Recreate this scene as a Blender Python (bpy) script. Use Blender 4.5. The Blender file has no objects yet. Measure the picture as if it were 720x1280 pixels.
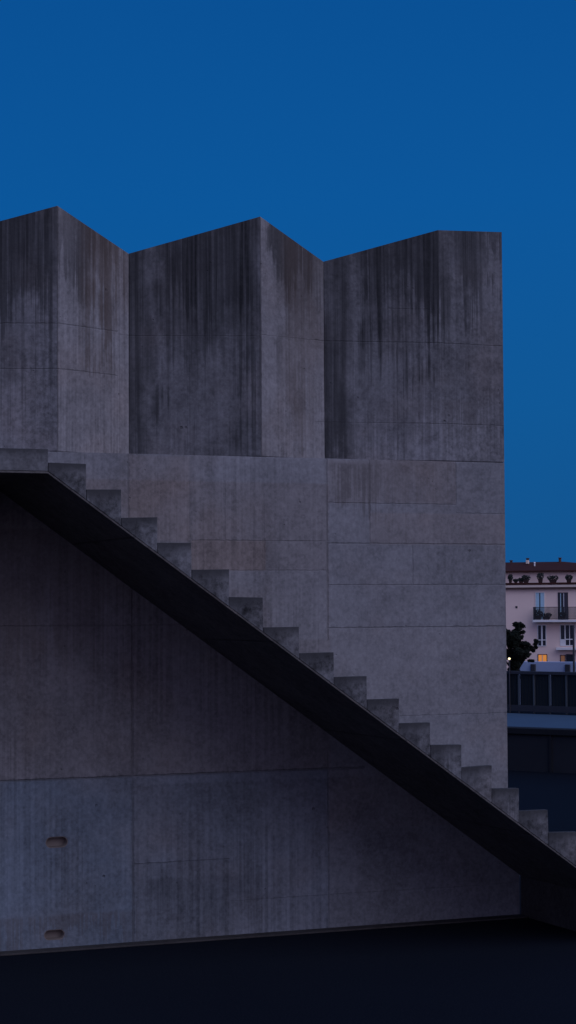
import bpy, bmesh, math, random
from mathutils import Vector, Matrix
random.seed(11)
R = math.radians
sc = bpy.context.scene
col = sc.collection

# ------------------------------------------------------------------ camera
F, PITCH, ROLL, YAW = 2500.0, 0.0478, -0.0059, 0.3877      # focal length in 1280-high pixels, radians
CAM = Vector((-6.1192, -17.1021, 2.9681))
fw = Vector((math.sin(YAW)*math.cos(PITCH), math.cos(YAW)*math.cos(PITCH), math.sin(PITCH)))
_r = Vector((math.cos(YAW), -math.sin(YAW), 0)); _u = _r.cross(fw)
rt = _r*math.cos(ROLL) + _u*math.sin(ROLL); up = -_r*math.sin(ROLL) + _u*math.cos(ROLL)
cd = bpy.data.cameras.new('camera'); cam = bpy.data.objects.new('camera', cd); col.objects.link(cam)
cd.sensor_fit = 'VERTICAL'; cd.sensor_height = 36; cd.lens = F*36/1280
cd.clip_start = 0.1; cd.clip_end = 6000
M = Matrix((( rt.x, up.x, -fw.x), (rt.y, up.y, -fw.y), (rt.z, up.z, -fw.z))).to_4x4(); M.translation = CAM
cam.matrix_world = M
sc.camera = cam

def ray(x, y): return fw*F + rt*(x-360) + up*(640-y)
def at(x, y, Y=0.0):                  # where the line of sight meets a plane parallel to the concrete wall
    d = ray(x, y); return CAM + d*((Y-CAM.y)/d.y)
def gnd(x, y, z=0.0):                 # where it meets the level ground
    d = ray(x, y); return CAM + d*((z-CAM.z)/d.z)
def far(x, y, D):                     # at a given horizontal distance
    d = ray(x, y); return CAM + d*(D/math.hypot(d.x, d.y))

# ------------------------------------------------------------------ helpers
def tag(o, label=None, cat=None, group=None, kind=None):
    if label: o['label'] = label
    if cat: o['category'] = cat
    if group: o['group'] = group
    if kind: o['kind'] = kind
    return o
def empty(name, loc, rz, label, cat, group=None):
    o = bpy.data.objects.new(name, None); o.empty_display_size = .3; col.objects.link(o)
    o.location = loc; o.rotation_euler = (0, 0, rz)
    return tag(o, label, cat, group)
class MB:
    def __init__(s): s.bm = bmesh.new()
    def box(s, x0, x1, y0, y1, z0, z1, bev=0):
        bm = bmesh.new()
        bmesh.ops.create_cube(bm, size=1)
        for v in bm.verts:
            v.co = Vector(((x0+x1)/2+v.co.x*(x1-x0), (y0+y1)/2+v.co.y*(y1-y0), (z0+z1)/2+v.co.z*(z1-z0)))
        if bev: bmesh.ops.bevel(bm, geom=bm.edges[:], offset=bev, segments=1, affect='EDGES')
        s._join(bm); return s
    def prism(s, bottom, top, bev=0):      # two matching loops
        bm = bmesh.new(); n = len(bottom)
        a = [bm.verts.new(p) for p in bottom]; b = [bm.verts.new(p) for p in top]
        bm.faces.new(a); bm.faces.new(b)
        for i in range(n): bm.faces.new((a[i], a[(i+1) % n], b[(i+1) % n], b[i]))
        bmesh.ops.recalc_face_normals(bm, faces=bm.faces[:])
        if bev: bmesh.ops.bevel(bm, geom=bm.edges[:], offset=bev, segments=1, affect='EDGES')
        s._join(bm); return s
    def xz(s, pts, y0, y1, bev=0):
        return s.prism([(x, y0, z) for x, z in pts], [(x, y1, z) for x, z in pts], bev)
    def tube(s, p, q, r0, r1=None, n=8):
        r1 = r0 if r1 is None else r1
        p, q = Vector(p), Vector(q); d = (q-p).normalized()
        a = d.orthogonal().normalized(); b = d.cross(a)
        L = lambda c, r: [c+(a*math.cos(t)+b*math.sin(t))*r for t in [2*math.pi*i/n for i in range(n)]]
        return s.prism(L(p, r0), L(q, r1))
    def leaf(s, c, size):
        c = Vector(c); a = Vector([random.gauss(0, 1) for _ in range(3)]).normalized(); b = a.orthogonal().normalized()
        k = size*random.uniform(.7, 1.3)
        vs = [s.bm.verts.new(c+a*k), s.bm.verts.new(c+b*k*.45), s.bm.verts.new(c-a*k*.9), s.bm.verts.new(c-b*k*.45)]
        s.bm.faces.new(vs)
    def ball(s, c, r, seg=12):
        bm = bmesh.new(); bmesh.ops.create_uvsphere(bm, u_segments=seg, v_segments=seg//2, radius=r)
        for v in bm.verts: v.co += Vector(c)
        s._join(bm); return s
    def _join(s, bm):
        me = bpy.data.meshes.new('t'); bm.to_mesh(me); bm.free(); s.bm.from_mesh(me); bpy.data.meshes.remove(me)
    def build(s, name, m, parent=None):
        me = bpy.data.meshes.new(name); s.bm.to_mesh(me); s.bm.free(); me.materials.append(m)
        o = bpy.data.objects.new(name, me); col.objects.link(o); o.parent = parent
        return o

# ------------------------------------------------------------------ materials
class NT:
    def __init__(s, name):
        s.m = bpy.data.materials.new(name); s.m.use_nodes = True; s.t = s.m.node_tree
        s.bsdf = s.t.nodes['Principled BSDF']
    def n(s, t, **k):
        o = s.t.nodes.new(t)
        for a, b in k.items(): setattr(o, a, b)
        return o
    def put(s, sock, v):
        if isinstance(v, bpy.types.NodeSocket): s.t.links.new(v, sock)
        elif v is not None: sock.default_value = v
    def math(s, op, a, b=None, clamp=False):
        o = s.n('ShaderNodeMath', operation=op, use_clamp=clamp); s.put(o.inputs[0], a)
        if b is not None: s.put(o.inputs[1], b)
        return o.outputs[0]
    def ramp(s, v, a, b, lo=0.0, hi=1.0):
        o = s.n('ShaderNodeMapRange', interpolation_type='SMOOTHSTEP'); s.put(o.inputs[0], v)
        for i, q in ((1, a), (2, b), (3, lo), (4, hi)): s.put(o.inputs[i], q)
        return o.outputs[0]
    def mix(s, f, a, b, mode='MIX'):
        o = s.n('ShaderNodeMix', data_type='RGBA', blend_type=mode); s.put(o.inputs[0], f)
        s.put(o.inputs[6], (*a, 1) if isinstance(a, tuple) else a); s.put(o.inputs[7], (*b, 1) if isinstance(b, tuple) else b)
        return o.outputs[2]
    def coord(s): return s.n('ShaderNodeTexCoord').outputs['Object']
    def noise(s, vec, scale, stretch=None, detail=4, rough=.55, off=0.0):
        mp = s.n('ShaderNodeMapping'); s.put(mp.inputs[0], vec)
        st = stretch or (1, 1, 1); mp.inputs['Scale'].default_value = st; mp.inputs['Location'].default_value = (off, off*.7, off*1.3)
        o = s.n('ShaderNodeTexNoise'); s.t.links.new(mp.outputs[0], o.inputs['Vector'])
        o.inputs['Scale'].default_value = scale; o.inputs['Detail'].default_value = detail; o.inputs['Roughness'].default_value = rough
        return o.outputs[0]
    def bump(s, h, strength, dist, prev=None):
        o = s.n('ShaderNodeBump'); o.inputs['Strength'].default_value = strength; o.inputs['Distance'].default_value = dist
        s.put(o.inputs['Height'], h)
        if prev is not None: s.t.links.new(prev, o.inputs['Normal'])
        return o.outputs[0]

def plain(name, c, rough=.7, spec=.3, var=.12, scale=3.0, metal=0.0):
    N = NT(name); v = N.coord()
    f = N.noise(v, scale, detail=5)
    N.put(N.bsdf.inputs['Base Color'], N.mix(f, tuple(q*(1-var) for q in c), tuple(q*(1+var) for q in c)))
    N.bsdf.inputs['Roughness'].default_value = rough; N.bsdf.inputs['Specular IOR Level'].default_value = spec
    N.bsdf.inputs['Metallic'].default_value = metal
    return N.m
def glow(name, c, strength):
    N = NT(name); v = N.coord()
    f = N.noise(v, 2.5)
    N.put(N.bsdf.inputs['Emission Color'], N.mix(f, tuple(q*.6 for q in c), c)); N.bsdf.inputs['Emission Strength'].default_value = strength
    N.bsdf.inputs['Base Color'].default_value = (.3, .2, .1, 1)
    return N.m

def concrete(name, base=(.150, .146, .150), joints=(), panels=(), zones=(), brown=(), boards=0.35, mottled=.5, rnd=0.0, off=0.0, edge=None, board_end=None, local=False, cools=()):
    """board-marked weathered concrete. joints: (x0,z0,x1,z1,width,depth) formwork joints; panels: (x0,x1,z0,z1,gain,warm);
    zones / brown: (x0,x1,zlow,ztop,soft,strength) areas of running stains."""
    N = NT(name); v = N.coord()
    sep = N.n('ShaderNodeSeparateXYZ'); N.put(sep.inputs[0], v)
    if local:
        va = N.n('ShaderNodeVectorMath', operation='ADD'); N.put(va.inputs[0], v); N.put(va.inputs[1], N.n('ShaderNodeObjectInfo').outputs['Location']); v = va.outputs[0]
    X, Z = sep.outputs[0], sep.outputs[2]
    n1 = N.noise(v, .9, detail=5, off=off+3); n2 = N.noise(v, 4.5, detail=6, rough=.62, off=off+9); n3 = N.noise(v, 38, detail=3, off=off+1)
    n5 = N.noise(v, 19, (1, 1, 1), detail=7, rough=.7, off=off+21)
    st = N.noise(v, 1, (38, 38, .5), detail=2, rough=.5, off=off+5)            # fine vertical board marks
    st2 = N.noise(v, 1, (15, 15, .30), detail=4, rough=.6, off=off+13)           # wider runs
    stf = N.noise(v, 1, (34, 34, .5), detail=3, rough=.6, off=off+17)
    g = N.math('ADD', N.ramp(n1, .3, .7, .86, 1.12), N.ramp(n2, .25, .75, -.20*mottled, .20*mottled))
    g = N.math('ADD', g, N.ramp(n5, .3, .7, -.13*mottled*2, .13*mottled*2))
    g = N.math('ADD', g, N.ramp(n3, .25, .75, -.12, .12))
    bm_ = N.math('MULTIPLY', N.ramp(st, .3, .7, -.22*boards, .22*boards), N.ramp(N.noise(v, .7, off=off+31), .35, .6, .25, 1.0))
    if board_end is not None: bm_ = N.math('MULTIPLY', bm_, N.math('MAXIMUM', N.ramp(X, board_end-.03, board_end+.03, 1, .22), N.ramp(Z, ZJ-.01, ZJ+.01, 0, 1)))
    g = N.math('ADD', g, bm_)
    warm = N.ramp(N.noise(v, 1.3, detail=5, off=off+41), .45, .75, 0, .42)
    jx = N.math('ADD', X, N.ramp(n5, .2, .8, -.006, .006))
    jz = N.math('ADD', Z, N.ramp(n5, .2, .8, -.005, .005))
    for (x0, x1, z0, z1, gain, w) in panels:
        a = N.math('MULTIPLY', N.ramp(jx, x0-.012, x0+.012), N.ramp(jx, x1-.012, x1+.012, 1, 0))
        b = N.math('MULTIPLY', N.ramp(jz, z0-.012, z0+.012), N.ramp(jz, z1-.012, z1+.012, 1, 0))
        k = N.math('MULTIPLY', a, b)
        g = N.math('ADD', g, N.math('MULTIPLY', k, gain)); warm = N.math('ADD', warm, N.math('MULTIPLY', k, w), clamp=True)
    if rnd:
        oi = N.n('ShaderNodeObjectInfo'); g = N.math('ADD', g, N.ramp(oi.outputs['Random'], 0, 1, -rnd, rnd))
    colr = N.mix(warm, tuple(base), (base[0]*1.06, base[1]*.90, base[2]*.80))
    for (x0, x1, z0, z1, am) in cools:     # rectangles tinted bluer than the base colour
        a = N.math('MULTIPLY', N.ramp(jx, x0-.02, x0+.02), N.ramp(jx, x1-.02, x1+.02, 1, 0))
        b = N.math('MULTIPLY', N.ramp(jz, z0-.02, z0+.02), N.ramp(jz, z1-.02, z1+.02, 1, 0))
        k = N.math('MULTIPLY', N.math('MULTIPLY', a, b), N.math('MULTIPLY', N.ramp(N.noise(v, 1.1, detail=5, off=off+81), .3, .6, .45, 1.0), am))
        colr = N.mix(k, colr, (base[0]*.68, base[1]*.92, base[2]*1.12))
    gg = N.n('ShaderNodeCombineXYZ')
    for i in range(3): N.put(gg.inputs[i], g)
    colr = N.mix(1.0, colr, gg.outputs[0], 'MULTIPLY')
    def zone(lst):
        tot = None
        eb = N.noise(v, 1.9, (1.2, 1.2, .6), detail=7, rough=.6, off=off+71)
        zj = N.math('ADD', N.math('ADD', Z, N.ramp(eb, .25, .75, -.60, .60)), N.ramp(stf, .25, .75, -.38, .38)); xj = N.math('ADD', X, N.ramp(eb, .3, .7, -.07, .07))
        for (x0, x1, zl, zt, soft, s) in lst:
            a = N.math('MULTIPLY', N.ramp(xj, x0-.12, x0+.12), N.ramp(xj, x1-.12, x1+.12, 1, 0))
            b = N.math('MULTIPLY', N.ramp(zj, zl-soft, zl+soft), N.ramp(Z, zt-.02, zt+.02, 1, 0))
            k = N.math('MULTIPLY', N.math('MULTIPLY', a, b), s)
            tot = k if tot is None else N.math('MAXIMUM', tot, k)
        pat = N.math('MULTIPLY', N.ramp(st2, .32, .60, .78, 1.0), N.ramp(stf, .30, .58, .76, 1.0))
        pat = N.math('MULTIPLY', pat, N.math('MULTIPLY', N.ramp(eb, .28, .55, .80, 1.0), N.ramp(n5, .3, .6, .88, 1.0)))
        return N.math('MULTIPLY', tot, pat, clamp=True)
    if zones: colr = N.mix(zone(zones), colr, (.013, .0135, .0155))
    if brown: colr = N.mix(zone(brown), colr, (.082, .058, .046))
    if edge:   # dirty rim along a top edge: (z of the top, depth, strength)
        e = N.math('MULTIPLY', N.ramp(N.math('ADD', Z, N.ramp(n5, .2, .8, -.05, .05)), edge[0]-edge[1], edge[0], 0, 1), edge[2])
        colr = N.mix(e, colr, (.04, .04, .042))
    # blow holes
    vo = N.n('ShaderNodeTexVoronoi'); N.put(vo.inputs['Vector'], v); vo.inputs['Scale'].default_value = 4.2
    hole = N.math('MULTIPLY', N.ramp(vo.outputs['Distance'], .035, .075, 1, 0), N.ramp(N.noise(v, 2.2, off=off+55), .52, .6))
    vo2 = N.n('ShaderNodeTexVoronoi'); N.put(vo2.inputs['Vector'], v); vo2.inputs['Scale'].default_value = 15
    hole = N.math('MAXIMUM', hole, N.math('MULTIPLY', N.ramp(vo2.outputs['Distance'], .06, .14, .8, 0), N.ramp(N.noise(v, 3.1, off=off+65), .58, .66)))
    jt = hole
    for (x0, z0, x1, z1, w, s) in joints:
        hor = abs(x1-x0) > abs(z1-z0)
        p, q = (jz, X) if hor else (jx, Z)
        c = z0 if hor else x0; a, b = sorted((x0, x1) if hor else (z0, z1))
        d = N.math('ABSOLUTE', N.math('SUBTRACT', p, c))
        k = N.math('MULTIPLY', N.ramp(d, w*.35, w, 1, 0), N.math('MULTIPLY', N.math('GREATER_THAN', q, a), N.math('LESS_THAN', q, b)))
        k = N.math('MULTIPLY', k, N.ramp(n2, .3, .65, s*.45, s))
        jt = N.math('MAXIMUM', jt, k)
    colr = N.mix(N.math('MULTIPLY', jt, .40), colr, (.035, .034, .035))
    N.put(N.bsdf.inputs['Base Color'], colr)
    N.bsdf.inputs['Roughness'].default_value = .88; N.bsdf.inputs['Specular IOR Level'].default_value = .2
    b = N.bump(jt, .8, -.012)
    b = N.bump(N.math('ADD', st, n5), .35, .004, b)
    b = N.bump(n3, .3, .002, b)
    N.t.links.new(b, N.bsdf.inputs['Normal'])
    return N.m

def hj(x0, x1, y, w=.010, s=.6):     # a level / an upright joint on the wall, measured off the photograph
    a, b = at(x0, y), at(x1, y); z = at((x0+x1)/2, y).z; return (a.x, z, b.x, z, w, s)
def vj(x, y0, y1, w=.010, s=.6):
    a, b = at(x, y0), at(x, y1); return (at(x, (y0+y1)/2).x, a.z, at(x, (y0+y1)/2).x, b.z, w, s)
def pn(x0, x1, y0, y1, g, w): 
    m_ = ((x0+x1)/2, (y0+y1)/2)
    return (at(x0, m_[1]).x, at(x1, m_[1]).x, at(m_[0], y1).z, at(m_[0], y0).z, g, w)
def zn(x0, x1, ylow, soft, s, ytop=200, Y=.1):
    return (at(x0, ylow, Y).x, at(x1, ylow, Y).x, at(x0, ylow, Y).z, at(x0, ytop, Y).z, soft, s)

ZJ, ZL, XE = 4.3582, 1.4759, 3.1363
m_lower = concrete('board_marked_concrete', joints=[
    (-9, ZL, at(456, 962).x, ZL, .013, 1.0), hj(-60, 235, 782, .009, .5), hj(240, 409, 676, .008, .45), hj(409, 632, 680, .009, .6), hj(286, 409, 713, .007, .35),
    hj(407, 570, 629.5, .007, .5), hj(570, 632, 642, .006, .35), hj(408, 632, 731, .008, .5), hj(407, 637, 784, .009, .65), hj(500, 637, 893, .006, .3),
    hj(166, 287, 1077, .008, .6), hj(287, 640, 1115, .006, .3),
    vj(409, 570, 800, .012, .75), vj(462, 570, 681, .008, .5), vj(570, 575, 630, .007, .45), vj(516, 681, 731, .008, .45), vj(160.5, 562, 650, .010, .55),
    vj(237, 600, 680, .006, .3), vj(281, 600, 676, .006, .3), vj(330, 565, 713, .006, .3),
    vj(166, 720, 1190, .013, .8), vj(285, 1077, 1190, .007, .5), vj(411, 940, 1190, .010, .55), vj(-70, 570, 1200, .012, .7)],
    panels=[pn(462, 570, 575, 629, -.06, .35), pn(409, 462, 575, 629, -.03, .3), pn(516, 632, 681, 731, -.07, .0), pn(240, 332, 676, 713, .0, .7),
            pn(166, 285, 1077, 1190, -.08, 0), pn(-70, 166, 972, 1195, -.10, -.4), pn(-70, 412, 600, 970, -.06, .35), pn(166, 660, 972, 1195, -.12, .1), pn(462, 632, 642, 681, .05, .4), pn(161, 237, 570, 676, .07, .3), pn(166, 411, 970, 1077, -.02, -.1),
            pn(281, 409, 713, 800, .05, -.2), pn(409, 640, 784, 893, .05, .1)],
    zones=[zn(410, 470, 600, .25, .35, 579, 0), zn(180, 330, 1150, .2, .22, 1100, 0)],
    brown=[zn(-20, 170, 1185, .05, .35, 1150, 0), zn(409, 570, 625, .2, .2, 578, 0), zn(-60, 170, 800, .5, .35, 660, 0)], boards=.70, mottled=.48, cools=[(at(-70, 1080).x, at(166, 1080).x, -.1, ZL, .62), (at(166, 1120).x, at(411, 1120).x, -.1, ZL, .35), (at(411, 1060).x, at(650, 1060).x, -.1, .9, .15)], board_end=at(409, 700).x, base=(.178, .178, .188))

def upper(name, **k):
    return concrete(name, joints=[hj(-60, 161, 403, .008, .45), hj(-60, 161, 460, .008, .5), hj(161, 326, 416, .007, .3), hj(326, 404, 420, .006, .25),
        hj(404, 628, 427, .008, .55), hj(490, 545, 385, .006, .35), hj(500, 632, 530, .008, .45), hj(404, 500, 526, .006, .3), vj(502, 427, 579, .007, .45), vj(452, 427, 579, .006, .25), vj(244, 300, 560, .006, .25)], **k)
m_broad = upper('rain_streaked_concrete', off=2.0, boards=.6, mottled=.95, base=(.168, .166, .176),
    zones=[zn(162, 200, 640, .3, .93), zn(200, 328, 450, .7, 1.0), zn(200, 328, 520, .6, .84), zn(200, 328, 640, .5, .46), zn(404, 446, 640, .4, .92), zn(446, 560, 420, .5, .97), zn(446, 520, 470, .5, .75), zn(446, 510, 620, .4, .45), zn(560, 605, 400, .4, .88), zn(600, 640, 305, .2, .75), zn(440, 640, 540, .5, .34),
           zn(-80, 72, 370, .4, .88), zn(-80, 72, 300, .3, .95), zn(-80, 40, 470, .4, .5)],
    brown=[zn(520, 600, 540, .3, .15, 500)])
m_narrow = upper('pale_concrete_with_brown_runs', off=7.0, boards=.8, mottled=.6, base=(.195, .188, .192),
    zones=[zn(92, 165, 318, .3, .7), zn(74, 165, 285, .12, .6), zn(340, 410, 322, .3, .85), zn(326, 410, 292, .1, .8), zn(345, 404, 390, .35, .45), zn(118, 165, 385, .25, .3)],
    brown=[zn(112, 165, 390, .3, .70), zn(360, 395, 520, .5, .50), zn(380, 410, 480, .4, .45)])

m_stair = concrete('stained_step_concrete', base=(.105, .105, .110), boards=.2, mottled=1.9, rnd=.16, off=11, edge=(0, .08, .85), zones=[(-.5, -.12, -.6, .1, .1, .55)], local=True)
m_soffit = concrete('smooth_soffit_concrete', base=(.10, .092, .088), boards=.1, mottled=.9, off=15, joints=[(x, -1, x, 9, .014, 1.0) for x in (-3.6, -2.4, -1.2, .0, 1.2, 2.4)])
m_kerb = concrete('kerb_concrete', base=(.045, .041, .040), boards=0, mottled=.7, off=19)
m_slot = plain('raw_slot_concrete', (.19, .155, .135), .95, .1, .2, 14)

def asphalt():
    N = NT('asphalt'); v = N.coord()
    f = N.noise(v, .35, detail=6); g = N.noise(v, 60, detail=3)
    c = N.mix(f, (.0030, .0048, .0100), (.0056, .0082, .0148)); c = N.mix(N.ramp(g, .4, .7, 0, .5), c, (.013, .016, .021))
    N.put(N.bsdf.inputs['Base Color'], c); N.bsdf.inputs['Roughness'].default_value = .9; N.bsdf.inputs['Specular IOR Level'].default_value = .05
    N.t.links.new(N.bump(g, .4, .004), N.bsdf.inputs['Normal']); return N.m
m_asph = asphalt()
m_road = plain('pale_road', (.050, .090, .140), .9, .2, .12, .6)
m_dark = plain('dark_render', (.022, .024, .030), .9, .15, .25, 1.2)
m_cop = plain('dark_coping', (.016, .017, .021), .9, .15, .2, 2)
m_pinkwall = plain('pink_render', (.92, .70, .60), .9, .2, .05, .5)
m_white = plain('white_paint', (.78, .76, .74), .6, .3, .05, 2)
m_cornice = plain('cream_cornice', (.72, .60, .50), .8, .2, .06, 1)
m_tile = plain('brown_roof_tiles', (.058, .021, .017), .9, .15, .3, 1.5)
m_brick = plain('chimney_brick', (.09, .055, .05), .9, .1, .3, 6)
m_iron = plain('dark_iron', (.035, .034, .04), .6, .4, .2, 6)
m_mesh = plain('dark_balcony_panel', (.16, .13, .14), .7, .3, .3, 3)
m_shut = plain('dark_shutter', (.055, .05, .065), .8, .2, .15, 5)
m_glass = plain('window_glass', (.02, .024, .035), .15, .5, .2, 1)
m_cloth = plain('pale_blue_curtain', (.42, .62, .72), .9, .1, .15, 4)
m_lit = glow('lit_window_light', (.95, .32, .02), .62)
m_dim = glow('dim_window_light', (.45, .15, .04), .22)
m_bulb = glow('lamp_light', (1.0, .85, .45), 3.0)
m_leaf = plain('dark_foliage', (.012, .016, .012), .9, .1, .5, 2)
m_leaf2 = plain('pot_plant_foliage', (.030, .036, .034), .9, .1, .4, 3)
m_bark = plain('bark', (.03, .025, .022), .95, .1, .4, 6)
m_pot = plain('plant_pot', (.05, .032, .03), .9, .1, .2, 3)
m_sheet = plain('fence_sheet', (.011, .015, .018), .7, .3, .3, 1.5)
m_post = plain('galvanised_post', (.055, .07, .082), .6, .4, .15, 4)
m_gwall = plain('pale_garden_wall', (.36, .43, .58), .9, .2, .12, .8)

# ------------------------------------------------------------------ ground
FA, FB = gnd(636, 890.5), gnd(720, 893.5)
fu = (FB-FA).normalized(); fn = Vector((-fu.y, fu.x, 0))
DROP = 4.6                              # beyond the road the land falls away towards the apartment block
def ground():
    mb = MB(); S = 2600
    ss = [-S, -200, 0, 10, 16, 22, 28, 34, 40, 50, 200, S]; rows = []
    for q_ in ss:
        k = min(max((q_-10)/36, 0), 1); z = -DROP*k*k*(3-2*k)
        rows.append([mb.bm.verts.new(FA+fu*x+fn*q_+Vector((0, 0, z))) for x in (-S, -60, 0, 60, S)])
    for a, b in zip(rows[:-1], rows[1:]):
        for i in range(4): mb.bm.faces.new((a[i], a[i+1], b[i+1], b[i]))
    return tag(mb.build('ground', m_asph), kind='structure')
ground()

# ------------------------------------------------------------------ the concrete building
bld = empty('concrete_building', (0, 0, 0), 0, 'raw concrete building with a sawtooth folded top and dark rain streaks above the stair', 'building')
mb = MB(); mb.xz([(-9, 0), (XE+.115, 0), (XE+.115, .62), (XE, .62), (XE, ZJ), (-9, ZJ)], 0, 6)
bmesh.ops.bevel(mb.bm, geom=[e for e in mb.bm.edges if abs((e.verts[0].co-e.verts[1].co).y) < 1e-4 and e.verts[0].co.y < .01], offset=.010, segments=2, affect='EDGES')
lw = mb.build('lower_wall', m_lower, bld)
def pill(cx, cz, w, h, n=10):
    r = h/2; pts = []
    for i in range(n+1): t = -math.pi/2+math.pi*i/n; pts.append((cx+w/2-r+r*math.cos(t), cz+r*math.sin(t)))
    for i in range(n+1): t = math.pi/2+math.pi*i/n; pts.append((cx-w/2+r+r*math.cos(t), cz+r*math.sin(t)))
    return pts
slots = []
for (x0, x1, y0, y1) in ((57, 85, 1045, 1060.5), (55, 81, 1161, 1176)):
    a, b = at(x0, y1), at(x1, y0); slots.append(((a.x+b.x)/2, (a.z+b.z)/2, b.x-a.x, b.z-a.z))
cut = MB()
for s in slots: cut.xz(pill(*s), -.2, .085)
cutter = cut.build('cutter', m_slot)
md = lw.modifiers.new('cut', 'BOOLEAN'); md.object = cutter; md.operation = 'DIFFERENCE'; md.solver = 'EXACT'
bpy.context.view_layer.update()
dg = bpy.context.evaluated_depsgraph_get()
nm = bpy.data.meshes.new_from_object(lw.evaluated_get(dg)); lw.modifiers.clear(); lw.data = nm
nm.materials.clear(); nm.materials.append(m_lower)
for p in nm.polygons: p.material_index = 0
bpy.data.objects.remove(cutter)
for (cx, cz, w, h) in slots:            # cast lining of each hole: a shallow cup a few mm inside the cut
    mb = MB(); pts = pill(cx, cz, w-.012, h-.012)
    n = len(pts); f = [mb.bm.verts.new((x, .004, z)) for x, z in pts]; k = [mb.bm.verts.new((cx+(x-cx)*.93, .075, cz+(z-cz)*.9)) for x, z in pts]
    o_ = [mb.bm.verts.new((cx+(x-cx)*(w-.002)/(w-.012), .004, cz+(z-cz)*(h-.002)/(h-.012))) for x, z in pts]
    for i in range(n):
        j = (i+1) % n
        mb.bm.faces.new((f[i], f[j], k[j], k[i])); mb.bm.faces.new((o_[i], o_[j], f[j], f[i]))
    mb.bm.faces.new(k); mb.build('wall_slot', m_slot, bld)

D = .40      # how far the valleys of the fold lie behind the peaks
P = [(-5.19, .03, 6.55), (-4.40, D, 6.22), (-3.26, .03, 6.55), (-2.47, D, 6.22)]
def pk(x, y, Y): q = at(x, y, Y); return (q.x, Y, q.z)
P += [pk(72, 257, .012), pk(161, 317, D), pk(325.5, 270.5, .012), pk(404.5, 327, .25), pk(547, 287, .012), pk(627.5, 290, .012)]
for i in range(len(P)-1):
    (xa, ya, za), (xb, yb, zb) = P[i], P[i+1]
    if i == len(P)-2: continue
    end = i == len(P)-3
    xy = [(xa, ya, za), (xb, yb, zb)]
    if end: xy.append(P[-1])
    B = .95
    z0 = ZJ+.004
    bot = [(x, y, z0) for x, y, z in xy] + [(xy[-1][0], B, z0), (xy[0][0], B, z0)]
    # the top slopes with the front edge
    top = [(x, y, z) for x, y, z in xy] + [(xy[-1][0], B, xy[-1][2]), (xy[0][0], B, xy[0][2])]
    if end: bot.insert(4, (xb, B, z0)); top.insert(4, (xb, B, zb))
    mb = MB(); mb.prism(bot, top)
    fe = [e for e in mb.bm.edges if min(v.co.y for v in e.verts) < .45 and max(v.co.y for v in e.verts) < .5]
    bmesh.ops.bevel(mb.bm, geom=fe, offset=.006, segments=2, affect='EDGES')
    mb.build('folded_panel', m_narrow if (i % 2 == 0) else m_broad, bld)
MB().box(-5.1, XE-.02, .96, 6, ZJ+.004, 5.9).build('roof', m_kerb, bld)

# ------------------------------------------------------------------ the stair against it
W = 1.7814
def fs(x, y): q = at(x, y, -W); return q.x, q.z
edge_px = [(107.5, 580), (151.4, 612), (196.4, 647), (239.4, 679), (285.6, 712.5), (329, 746), (374, 783), (417, 816), (458.2, 845.5), (497.8, 874.2),
           (537.8, 902.7), (576.4, 930.7), (614, 957.3), (648, 985.3), (685.3, 1012.5)]
E = [fs(*p) for p in edge_px]
while E[-1][1] > .35: E.append((E[-1][0]+.292, E[-1][1]-.200))
x0s, z0s = fs(60, 592); x1s, z1s = fs(717, 1083)
SL = (z1s-z0s)/(x1s-x0s)
sof = lambda x: z0s+SL*(x-x0s) if x > x0s else z0s
st = empty('concrete_staircase', (-W*0, 0, 0), 0, 'concrete open staircase with stepped parapet climbing left along the building front', 'staircase')
T = .018     # soffit slab
xl, zl = x0s, fs(60, 561.5)[1]
tops = [(xl, zl)] + E
MB().xz([(-9, z0s+T+.002), (xl, z0s+T+.002), (xl, zl), (-9, zl)], -W, -W+.06, .002).build('landing_parapet', concrete('landing_concrete', base=(.115, .115, .12), boards=.3, mottled=.9, off=23, edge=(zl, .07, .75)), st)
for i in range(1, len(tops)):
    xa, xb, zt = tops[i-1][0]+.003, tops[i][0], tops[i][1]
    za, zb = max(sof(xa)+T+.002, 0), max(sof(xb)+T+.002, 0)
    if zb >= zt-.02: continue
    pts = [(xa, za), (xb, zb), (xb, zt), (xa, zt)]
    mb = MB(); jit = lambda a: random.uniform(-a, a); pts[2] = (pts[2][0]+jit(.006), pts[2][1]+jit(.006)); pts[3] = (pts[3][0], pts[3][1]+jit(.006)); mb.xz([(x-xb, z-zt) for x, z in pts], -random.uniform(0, .004), .06, .002); mb.build('parapet_block', m_stair, st).location = (xb, -W, zt)
xg = x0s-z0s/SL          # where the soffit meets the ground
MB().xz([(-9, z0s), (x0s, z0s), (xg-.05, sof(xg-.05)), (xg-.05, sof(xg-.05)+T), (x0s, z0s+T), (-9, z0s+T)], -W+.002, -.003, .003).build('soffit_slab', m_soffit, st)
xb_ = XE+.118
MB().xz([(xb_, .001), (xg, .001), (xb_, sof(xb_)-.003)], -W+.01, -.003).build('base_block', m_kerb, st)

# narrow kerb along the foot of the wall
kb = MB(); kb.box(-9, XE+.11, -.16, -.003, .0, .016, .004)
tag(kb.build('kerb', m_kerb), kind='structure')

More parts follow.
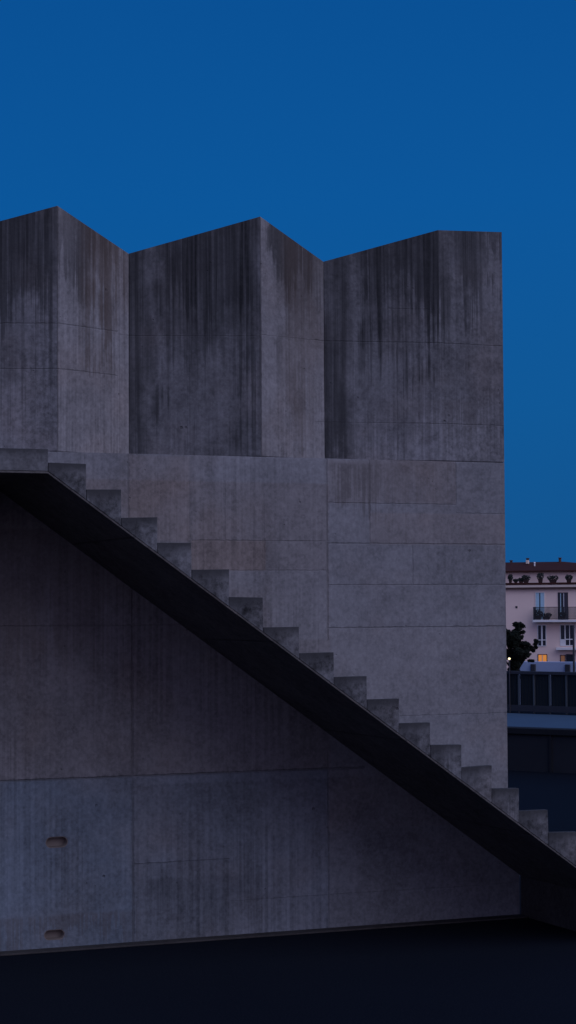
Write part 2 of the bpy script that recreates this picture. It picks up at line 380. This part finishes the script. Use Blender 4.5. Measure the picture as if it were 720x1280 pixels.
# ------------------------------------------------------------------ low dark wall, road and fence beyond
def along(pa, pb): d = pb-pa; return d.length, math.atan2(d.y, d.x)
A, B_ = gnd(636, 963), gnd(720, 967); L, rz = along(A, B_)
hA = 1.0
lwall = empty('low_wall', A, rz, 'low dark rendered wall with coping below the pale road, right of the stair', 'wall')
px = L/84.0
mb = MB(); mb.box(-7, 7, 0, .25, 0, .66); mb.build('wall_face', m_dark, lwall)
mb = MB(); mb.box(-7, 7, -.05, .30, .663, .775, .01); mb.build('coping', m_cop, lwall)
MB().box(L*.62, L*.62+.05, -.03, -.003, 0, .66).build('wall_joint_strip', m_cop, lwall)
# pale road behind it (sheet 4 mm above the ground)
n_ = Vector((-math.sin(rz), math.cos(rz), 0)); u_ = Vector((math.cos(rz), math.sin(rz), 0))
FL, frz = along(FA, FB)
mb = MB(); vs = [mb.bm.verts.new(p) for p in (A-u_*40+n_*9+Vector((0, 0, .004)), A+u_*40+n_*9+Vector((0, 0, .004)), FB+fu*40-fn*.35+Vector((0, 0, .004)), FA-fu*40-fn*.35+Vector((0, 0, .004)))]
mb.bm.faces.new(vs); tag(mb.build('road', m_road), kind='structure')
fe = empty('sheet_metal_fence', FA, frz, 'dark sheet metal fence with thin pale posts beyond the road', 'fence')
fh = (FA-CAM).length/F*50.0
s = FL/84.0
posts = [649.3-636, 668.3-636, 688-636, 708.6-636]
step = (posts[-1]-posts[0])/3
xs_ = [posts[0]+step*k for k in range(-4, 0)] + posts + [posts[-1]+step*k for k in range(1, 5)]
for a, b in zip(xs_[:-1], xs_[1:]):
    mb = MB(); mb.box(a*s+.03, b*s-.03, .02, .04, .05, fh-.06)
    for k in range(1, 5): xx = a*s+(b-a)*s*k/5; mb.box(xx-.012, xx+.012, .003, .018, .06, fh-.07)
    mb.build('sheet_panel', m_sheet, fe)
for a in xs_: MB().box(a*s-.018, a*s+.018, -.03, .03, 0, fh-.07, .005).build('post', m_post, fe)
MB().box(xs_[0]*s, xs_[-1]*s, -.05, .06, fh-.06, fh+.03, .008).build('top_rail', m_iron, fe)
MB().box(xs_[0]*s, xs_[-1]*s, -.045, -.032, .05, .22).build('bottom_rail', m_iron, fe)

# pale garden wall behind the fence
G0 = far(646, 850, 61); G0.z = 0; G1 = far(720, 850, 60.3); G1.z = 0; GL, grz = along(G0, G1); gs = GL/74.0
gh0 = far(680, 828, 60.7).z
gw = empty('garden_wall', G0, grz, 'pale blue-grey garden wall with dark piers showing above the sheet metal fence', 'wall')
MB().xz([(0, 0), (GL+4, 0), (GL+4, gh0+.02), (1.2*gs*3, gh0+.02), (.6*gs, gh0-.02), (0, gh0-.20)], 0, .3, .01).build('wall_face', m_gwall, gw)
for a in (667.5-646, 710.5-646): MB().box(a*gs-.075, a*gs+.075, -.08, -.003, 0, gh0-.05, .01).build('pier', m_iron, gw)

# ------------------------------------------------------------------ evergreen tree
TD = 58.5
tb = far(640, 880, TD); tb.z = 0
tree = empty('evergreen_tree', tb, 0, 'ragged dark evergreen tree between the concrete building and the pink apartment block', 'tree')
tu = Vector((math.cos(-YAW), math.sin(-YAW), 0)); tp = TD/F     # metres per pixel there
ztop = lambda y: far(640, y, TD).z
clumps = []
def cl(x, y, r, d=0.0, n=None): clumps.append(((x-640)*tp, d, ztop(y), r*tp, n or int(26*r*r/9)+14))
for x, y, r in ((646, 780.5, 3.4), (651.5, 780, 2.4), (654.5, 783, 2.6), (649, 786, 4.2), (648, 792, 3.6), (654.5, 790, 2.6), (646, 798, 5), (652, 797, 3), (641, 805, 7), (638, 795, 4.5), (636, 790, 3.5),
                (650, 806, 6), (657, 804.5, 3.4), (660, 806, 3.0), (664, 810, 3.6), (669.5, 805, 2.5), (671.5, 801.5, 2.6), (670.5, 808.5, 2.0), (667, 812.5, 2.4), (658, 813, 4.5), (648, 815, 7), (640, 817, 8), (655, 820.5, 4.6), (661, 818, 2.6), (662, 826, 1.7), (666, 826, 1.4), (650, 825.5, 5), (643, 829, 7), (642, 840, 7), (646, 836, 5), (645, 846, 5), (640, 852, 6.5), (652, 811, 5.5), (645, 821, 6.5), (655, 816, 4.5), (648, 801, 4.5), (644, 791, 4.5), (638, 862, 5),
                (630, 800, 8), (622, 806, 8), (628, 818, 9), (616, 814, 7), (612, 824, 8), (625, 832, 9), (630, 788, 5), (623, 784, 4.5), (627, 776, 4), (612, 802, 5), (632, 846, 7), (622, 850, 6), (604, 818, 4.5), (600, 808, 3.5)):
    cl(x, y, r, random.uniform(-.12, .12)); cl(x+random.uniform(-2, 2), y+random.uniform(-1, 2), r*.8, random.choice((-1, 1))*random.uniform(.2, .6)*min(1, r/5))
mb = MB()
for (a, d, z, r, n) in clumps:
    for _ in range(n*5):
        q = Vector([random.gauss(0, 1) for _ in range(3)]).normalized()*(r*random.random()**.45*random.uniform(.8, 1.12))
        mb.leaf(tu*(a+q.x)+Vector((-tu.y, tu.x, 0))*(d+q.y)+Vector((0, 0, z+q.z*.9)), .042)
mb.build('crown', m_leaf, tree)
mb = MB(); mb.tube((0, 0, 0), (0, 0, .8), .10, .07); mb.tube((0, 0, .8), tu*.14+Vector((0, 0, ztop(786))), .065, .015)
for (x, y, b) in ((670, 806, 838), (661, 818, 846), (655, 792, 826), (620, 806, 840), (612, 822, 848), (627, 780, 828)):
    mb.tube(tu*((646-640)*tp*.3)+Vector((0, 0, ztop(b))), tu*((x-640)*tp)+Vector((0, 0, ztop(y))), .03, .009, 6)
mb.build('trunk', m_bark, tree)

# small lit lamp by the tree, and the dark lamp post at the right
lb = far(637.3, 880, 56.5); lb.z = 0; lz = far(637.3, 823.3, 56.5).z
lamp = empty('garden_lamp', lb, 0, 'small lit yellow garden lamp in front of the dark evergreen tree', 'lamp')
MB().tube((0, 0, 0), (0, 0, lz-.06), .02, .018).build('post', m_iron, lamp)
MB().ball((0, 0, lz), .033).build('bulb', m_bulb, lamp)
MB().tube((0, 0, lz+.025), (0, 0, lz+.05), .05, .015).build('cap', m_iron, lamp)
pb = far(718, 880, 60.0); pb.z = 0; pz = far(718, 783, 60.0).z
pole = empty('lamp_post', pb, 0, 'slender dark post standing before the pink apartment block at the right', 'post')
MB().tube((0, 0, 0), (0, 0, pz-.05), .036, .03).build('shaft', m_iron, pole)
MB().tube((0, 0, pz-.05), (0, 0, pz), .05, .035).build('cap', m_iron, pole)
MB().tube((0, 0, 0), (0, 0, .4), .05, .05).build('base', m_iron, pole)

# ------------------------------------------------------------------ pink apartment block
Q0 = far(634, 803, 190); Q0.z = -DROP+.01; Q1 = far(720, 803, 188.6); Q1.z = -DROP+.01; QL, qrz = along(Q0, Q1)
qu = Vector((math.cos(qrz), math.sin(qrz), 0)); qn = Vector((-qu.y, qu.x, 0))
apt = empty('apartment_building', Q0, qrz, 'pink rendered apartment block with brown hipped roof, balcony and roof terrace', 'building')
def q(x, y, back=0.0):       # photograph point on the facade, in the block's own coordinates (along, height)
    d = ray(x, y); o = Q0+qn*back; t = (o-CAM).dot(qn)/d.dot(qn); p = CAM+d*t-Q0
    return p.dot(qu), p.z
def qbox(mb, x0, x1, y0, y1, d0, d1, bev=0):
    a = q(x0, (y0+y1)/2)[0]; b = q(x1, (y0+y1)/2)[0]; xm = (x0+x1)/2
    mb.box(a, b, d0, d1, q(xm, y1)[1], q(xm, y0)[1], bev); return mb
U0, U1 = -9.5, 13.0
zc = q(677, 736)[1]
MB().box(U0, U1, 0, 11, -1, zc).build('wall', m_pinkwall, apt)
zc2 = q(677, 730.2)[1]
MB().box(U0-.3, U1+.3, -.35, 11.3, zc+.003, zc+.13).build('cornice_lip', m_brick, apt)
mb = MB(); mb.box(U0-.25, U1+.25, -.30, 11.2, zc+.133, zc2-.06, .02); mb.build('cornice', m_cornice, apt)
MB().box(U0-.28, U1+.28, -.33, 11.25, zc2-.057, zc2+.14).build('terrace_edge', m_tile, apt)
BK = 2.2
za = q(677, 713.2, BK)[1]
MB().box(U0+.2, U1-.2, BK, 10.5, zc2+.143, za).build('attic_wall', m_pinkwall, apt)
# hipped roof: ridge ends at x = 704
zr = q(660, 702.6, BK+4)[1]; ur = q(704, 703, BK+4)[0]
r0, r1, f0, f1 = U0-.4, U1+.2, BK-.5, 11.2
mb = MB(); v_ = [mb.bm.verts.new(p) for p in ((r0, f0, za), (r1, f0, za), (r1, f1, za), (r0, f1, za), (r0+4, BK+4.2, zr), (ur, BK+4.2, zr),
      (r0, f0, za-.12), (r1, f0, za-.12), (r1, f1, za-.12), (r0, f1, za-.12))]
for f in ((0, 1, 5, 4), (1, 2, 5), (2, 3, 4, 5), (3, 0, 4), (6, 7, 1, 0), (7, 8, 2, 1), (8, 9, 3, 2), (9, 6, 0, 3), (9, 8, 7, 6)): mb.bm.faces.new([v_[i] for i in f])
bmesh.ops.recalc_face_normals(mb.bm, faces=mb.bm.faces[:])
roof = mb.build('roof', m_tile, apt)
for (x, y0, w) in ((638.6, 700.3, 1.8), (659.2, 697.6, 2.0), (699.6, 697.0, 2.2)):
    c = q(x, 702, BK+4)[0]; z1 = q(x, y0, BK+4)[1]; hw = w*.038
    mb = MB(); mb.box(c-hw, c+hw, BK+3.9, BK+4.4, zr-.4, z1-.06); mb.box(c-hw-.05, c+hw+.05, BK+3.85, BK+4.45, z1-.06, z1); mb.build('chimney', m_brick, roof)
c, z = q(668.2, 705, BK+2); mb = MB(); mb.tube((c, BK+2.0, z-.35), (c, BK+2.0, z+.1), .07, .07); mb.tube((c, BK+2.0, z+.1), (c, BK+2.0, z+.2), .11, .05); mb.build('vent_pipe', m_white, roof)
c, z = q(659.5, 701.6, BK+3); MB().box(c-.12, c+.12, BK+2.7, BK+3.2, z-.25, z+.10, .02).build('roof_glint', m_cornice, roof)  # small cream block standing in for a warm glint of light on the roof

def window(x0, x1, y0, y1, kind, nm='window'):
    """frame proud of the wall with sill; panes as a child"""
    fr = MB(); w = .07
    a, b = q(x0, (y0+y1)/2)[0], q(x1, (y0+y1)/2)[0]; xm = (x0+x1)/2; zb, zt = q(xm, y1)[1], q(xm, y0)[1]
    fr.box(a-w, a, -.05, -.003, zb-w, zt+w); fr.box(b, b+w, -.05, -.003, zb-w, zt+w)
    fr.box(a+.002, b-.002, -.05, -.003, zt, zt+w); fr.box(a+.002, b-.002, -.07, -.003, zb-w, zb)
    if kind == 'mullion':
        m = a+(b-a)*.5; fr.box(m-.07, m+.07, -.055, -.02, zb+.002, zt-.002)
        t = zb+(zt-zb)*.28; fr.box(a+.002, m-.072, -.05, -.02, t-.04, t+.04); fr.box(m+.072, b-.002, -.05, -.02, t-.04, t+.04)
    f = fr.build(nm, m_white if kind in ('mullion', 'plain', 'left') else m_shut, apt)
    MB().box(a+.002, b-.002, -.018, -.003, zb+.002, zt-.002).build('pane', m_lit if kind == 'lit' else m_dim if kind == 'dim' else m_glass, f)
    return f, a, b, zb, zt
# upper floor: french door with pale curtains, door with dark shutters
f, a, b, zb, zt = window(670.2, 680.2, 741, 774, 'plain', 'balcony_door')
w = b-a
MB().box(a+.01, a+w*.40, -.04, -.022, zb+.02, zt-.02).build('curtain', m_cloth, f); MB().box(a+w*.55, b-.01, -.04, -.022, zb+.02, zt-.02).build('curtain', m_cloth, f)
f, a, b, zb, zt = window(698.5, 709.3, 741.5, 774, 'shut', 'balcony_door')
w = b-a
MB().box(a+.005, a+w*.16, -.10, -.052, zb+.02, zt).build('shutter', m_shut, f); MB().box(b-w*.34, b-.005, -.10, -.052, zb+.02, zt).build('shutter', m_shut, f)
MB().box(a+w*.19, a+w*.27, -.05, -.022, zb+.02, zt-.02).build('frame', m_cloth, f); MB().box(a+w*.55, a+w*.64, -.05, -.022, zb+.02, zt-.02).build('frame', m_white, f)
window(672.8, 682.2, 781.8, 807, 'mullion')
f, a, b, zb, zt = window(701, 718.2, 781.5, 806.5, 'plain', 'balcony_door'); w = b-a
MB().box(a+w*.28, a+w*.36, -.055, -.022, zb, zt).build('frame', m_white, f); MB().box(a+w*.62, a+w*.67, -.055, -.022, zb, zt).build('frame', m_white, f)
MB().box(a+.004, a+w*.278, -.045, -.022, zb+.002, zb+(zt-zb)*.30).build('frame', m_white, f); MB().box(a+w*.362, a+w*.998, -.045, -.022, zb+(zt-zb)*.27, zb+(zt-zb)*.32).build('frame', m_white, f)
f, a, b, zb, zt = window(673.2, 683.4, 818.6, 836, 'lit', 'lit_window'); w = b-a
MB().box(a+w*.42, a+w*.52, -.04, -.022, zb+.01, zt-.01).build('frame', m_cornice, f)
window(701.2, 706.2, 819.5, 836, 'dim'); window(708.6, 716, 818.5, 836, 'dark')
for (y0, y1) in ((741.5, 770), (782, 807)):      # further bays hidden behind the concrete building
    window(590, 600, y0, y1, 'mullion')
# balcony
bal = MB(); qbox(bal, 669, 790, 774.6, 777.4, -1.15, -.003, .01); bs = bal.build('balcony_slab', m_white, apt)
zs = q(690, 774.6)[1]; zr_ = q(690, 758.6)[1]; ba = q(669, 770)[0]+.06; bb = q(790, 770)[0]-.06
mb = MB(); mb.box(ba, bb, -1.12, -1.07, zr_-.05, zr_); mb.box(ba, ba+.04, -1.07, -.01, zr_-.05, zr_); mb.box(ba, bb, -1.11, -1.08, zs+.05, zs+.09)
k = ba
while k < bb: mb.box(k, k+.05, -1.105, -1.085, zs+.09, zr_-.05); k += .11
k = -1.0
while k < -.05: mb.box(ba+.01, ba+.03, k, k+.022, zs+.01, zr_-.05); k += .11
rail = mb.build('balcony_railing', m_iron, apt)
mb = MB(); qbox(mb, 697, 790, 809.2, 812.4, -.7, -.003, .01); mb.build('window_ledge', m_white, apt)
mb = MB(); qbox(mb, 644.3, 647, 757.6, 760.2, -.03, -.003); mb.build('wall_vent', m_iron, apt)
mb = MB(); 
# terrace and balcony plants (each pot stands there by itself)
def plant(name, x, y, wpx, hpx, d, zbase, label, cat='plant', pot=True, group='potted plants along the roof terrace', spread=1.0):
    u = q(x, y)[0]; mpp = .0755; wd, h = wpx*mpp*1.15, hpx*mpp*1.22
    P_ = Q0+qu*u+qn*d+Vector((0, 0, zbase))
    r = empty(name, P_, qrz, label, cat, group)
    ph = h*.42 if pot else .12
    MB().prism([(-wd*.24, -.14, 0), (wd*.24, -.14, 0), (wd*.24, .14, 0), (-wd*.24, .14, 0)], [(-wd*.33, -.18, ph), (wd*.33, -.18, ph), (wd*.33, .18, ph), (-wd*.33, .18, ph)], .01).build('pot', m_pot, r)
    m = MB()
    for _ in range(260):
        t = random.random(); m.leaf((random.uniform(-.5, .5)*wd*spread*(.6+.4*math.sin(t*3)), random.uniform(-.2, .2), ph*.8+(h-ph*.8)*t*random.uniform(.7, 1.05)), .085)
    m.build('foliage', m_leaf2, r)
ztf = zc2+.143
plant('potted_plant', 637.2, 726, 5, 9, .25, ztf, 'dark potted shrub at the left end of the roof terrace, beside the concrete corner')
plant('potted_plant', 650.5, 727, 7, 5, .3, ztf, 'low trailing potted plant on the roof terrace, left of the umbrella shaped one')
plant('potted_plant', 656.8, 726, 9, 8, .25, ztf, 'wide umbrella shaped potted plant on the roof terrace', spread=1.1)
plant('potted_plant', 674.8, 725, 7.5, 10, .25, ztf, 'square clipped bush in a pot on the roof terrace, above the curtained balcony door')
plant('potted_plant', 690.5, 726, 13, 7.5, .25, ztf, 'broad spiky potted plant on the roof terrace, above the gap between the balcony doors')
plant('potted_plant', 710.5, 725.5, 8, 8, .25, ztf, 'dark reddish planter with a small bush on the terrace, nearest the right edge')
plant('potted_plant', 643.8, 727, 5, 4, .3, ztf, 'small low potted plant on the roof terrace, second from the concrete corner')
plant('balcony_plant', 675, 770, 10, 10, -.75, zs+.003, 'tall leafy plant on the balcony before the curtained door', group='plants on the balcony')
plant('balcony_plant', 685, 770, 12, 7, -.75, zs+.003, 'low bushy plant on the balcony between the two doors', group='plants on the balcony')
plant('balcony_plant', 705.5, 770, 8, 8, -.75, zs+.003, 'dark plant on the balcony before the shuttered door', group='plants on the balcony')

# ------------------------------------------------------------------ dusk sky and afterglow
w = bpy.data.worlds.new('World'); sc.world = w; w.use_nodes = True
t = w.node_tree; bg = t.nodes['Background']; ln = t.links.new
SUNAZ = Vector((.36, -.93, 0)).normalized()     # where the sun went down: behind the camera, a little to the right
tc = t.nodes.new('ShaderNodeTexCoord'); sp = t.nodes.new('ShaderNodeSeparateXYZ'); ln(tc.outputs['Generated'], sp.inputs[0])
def mt(op, a, b=None, clamp=False):
    o = t.nodes.new('ShaderNodeMath'); o.operation = op; o.use_clamp = clamp
    for i, v in enumerate((a, b)):
        if v is None: continue
        if isinstance(v, (int, float)): o.inputs[i].default_value = v
        else: ln(v, o.inputs[i])
    return o.outputs[0]
rp = t.nodes.new('ShaderNodeValToRGB'); ln(sp.outputs[2], rp.inputs[0])
el = rp.color_ramp.elements
el[0].position = 0.0; el[0].color = (.0075, .088, .268, 1)
el[1].position = 1.0; el[1].color = (.0012, .055, .215, 1)
for p_, c_ in ((.10, (.0048, .096, .308)), (.20, (.0024, .092, .325)), (.32, (.0012, .076, .290))):
    e = rp.color_ramp.elements.new(p_); e.color = (*c_, 1)
dt = t.nodes.new('ShaderNodeVectorMath'); dt.operation = 'DOT_PRODUCT'; ln(tc.outputs['Generated'], dt.inputs[0]); dt.inputs[1].default_value = SUNAZ
az = mt('MULTIPLY', mt('ADD', dt.outputs['Value'], .45), .95, True)
er = t.nodes.new('ShaderNodeValToRGB'); ln(sp.outputs[2], er.inputs[0]); er.color_ramp.interpolation = 'EASE'
ee = er.color_ramp.elements; ee[0].position = 0; ee[0].color = (1, 1, 1, 1); ee[1].position = .95; ee[1].color = (.04, .04, .04, 1)
e = ee.new(.25); e.color = (.85, .85, .85, 1); e = ee.new(.55); e.color = (.4, .4, .4, 1)
el_ = er.outputs[0]
gl = mt('MULTIPLY', az, el_)
gc = t.nodes.new('ShaderNodeMix'); gc.data_type = 'RGBA'; gc.blend_type = 'MIX'; ln(gl, gc.inputs[0]); ln(rp.outputs[0], gc.inputs[6]); gc.inputs[7].default_value = (.47, .43, .74, 1)
sky = t.nodes.new('ShaderNodeTexSky'); sky.sky_type = 'NISHITA'; sky.sun_disc = False
sky.sun_elevation = R(-4); sky.sun_rotation = math.atan2(SUNAZ.x, SUNAZ.y)
ad = t.nodes.new('ShaderNodeMix'); ad.data_type = 'RGBA'; ad.blend_type = 'ADD'; ad.inputs[0].default_value = .10
ln(gc.outputs[2], ad.inputs[6]); ln(sky.outputs[0], ad.inputs[7])
ln(ad.outputs[2], bg.inputs[0]); bg.inputs[1].default_value = 1.0
sl = bpy.data.lights.new('sun', 'SUN'); sl.energy = 1.12; sl.angle = R(66); sl.color = (.87, .92, 1.18)
so = bpy.data.objects.new('sun', sl); col.objects.link(so)
sd = (SUNAZ*math.cos(R(47))+Vector((0, 0, math.sin(R(47)))))
so.rotation_euler = sd.to_track_quat('Z', 'Y').to_euler()

sc.view_settings.view_transform = 'Standard'; sc.view_settings.look = 'None'; sc.view_settings.exposure = 0; sc.view_settings.gamma = 1
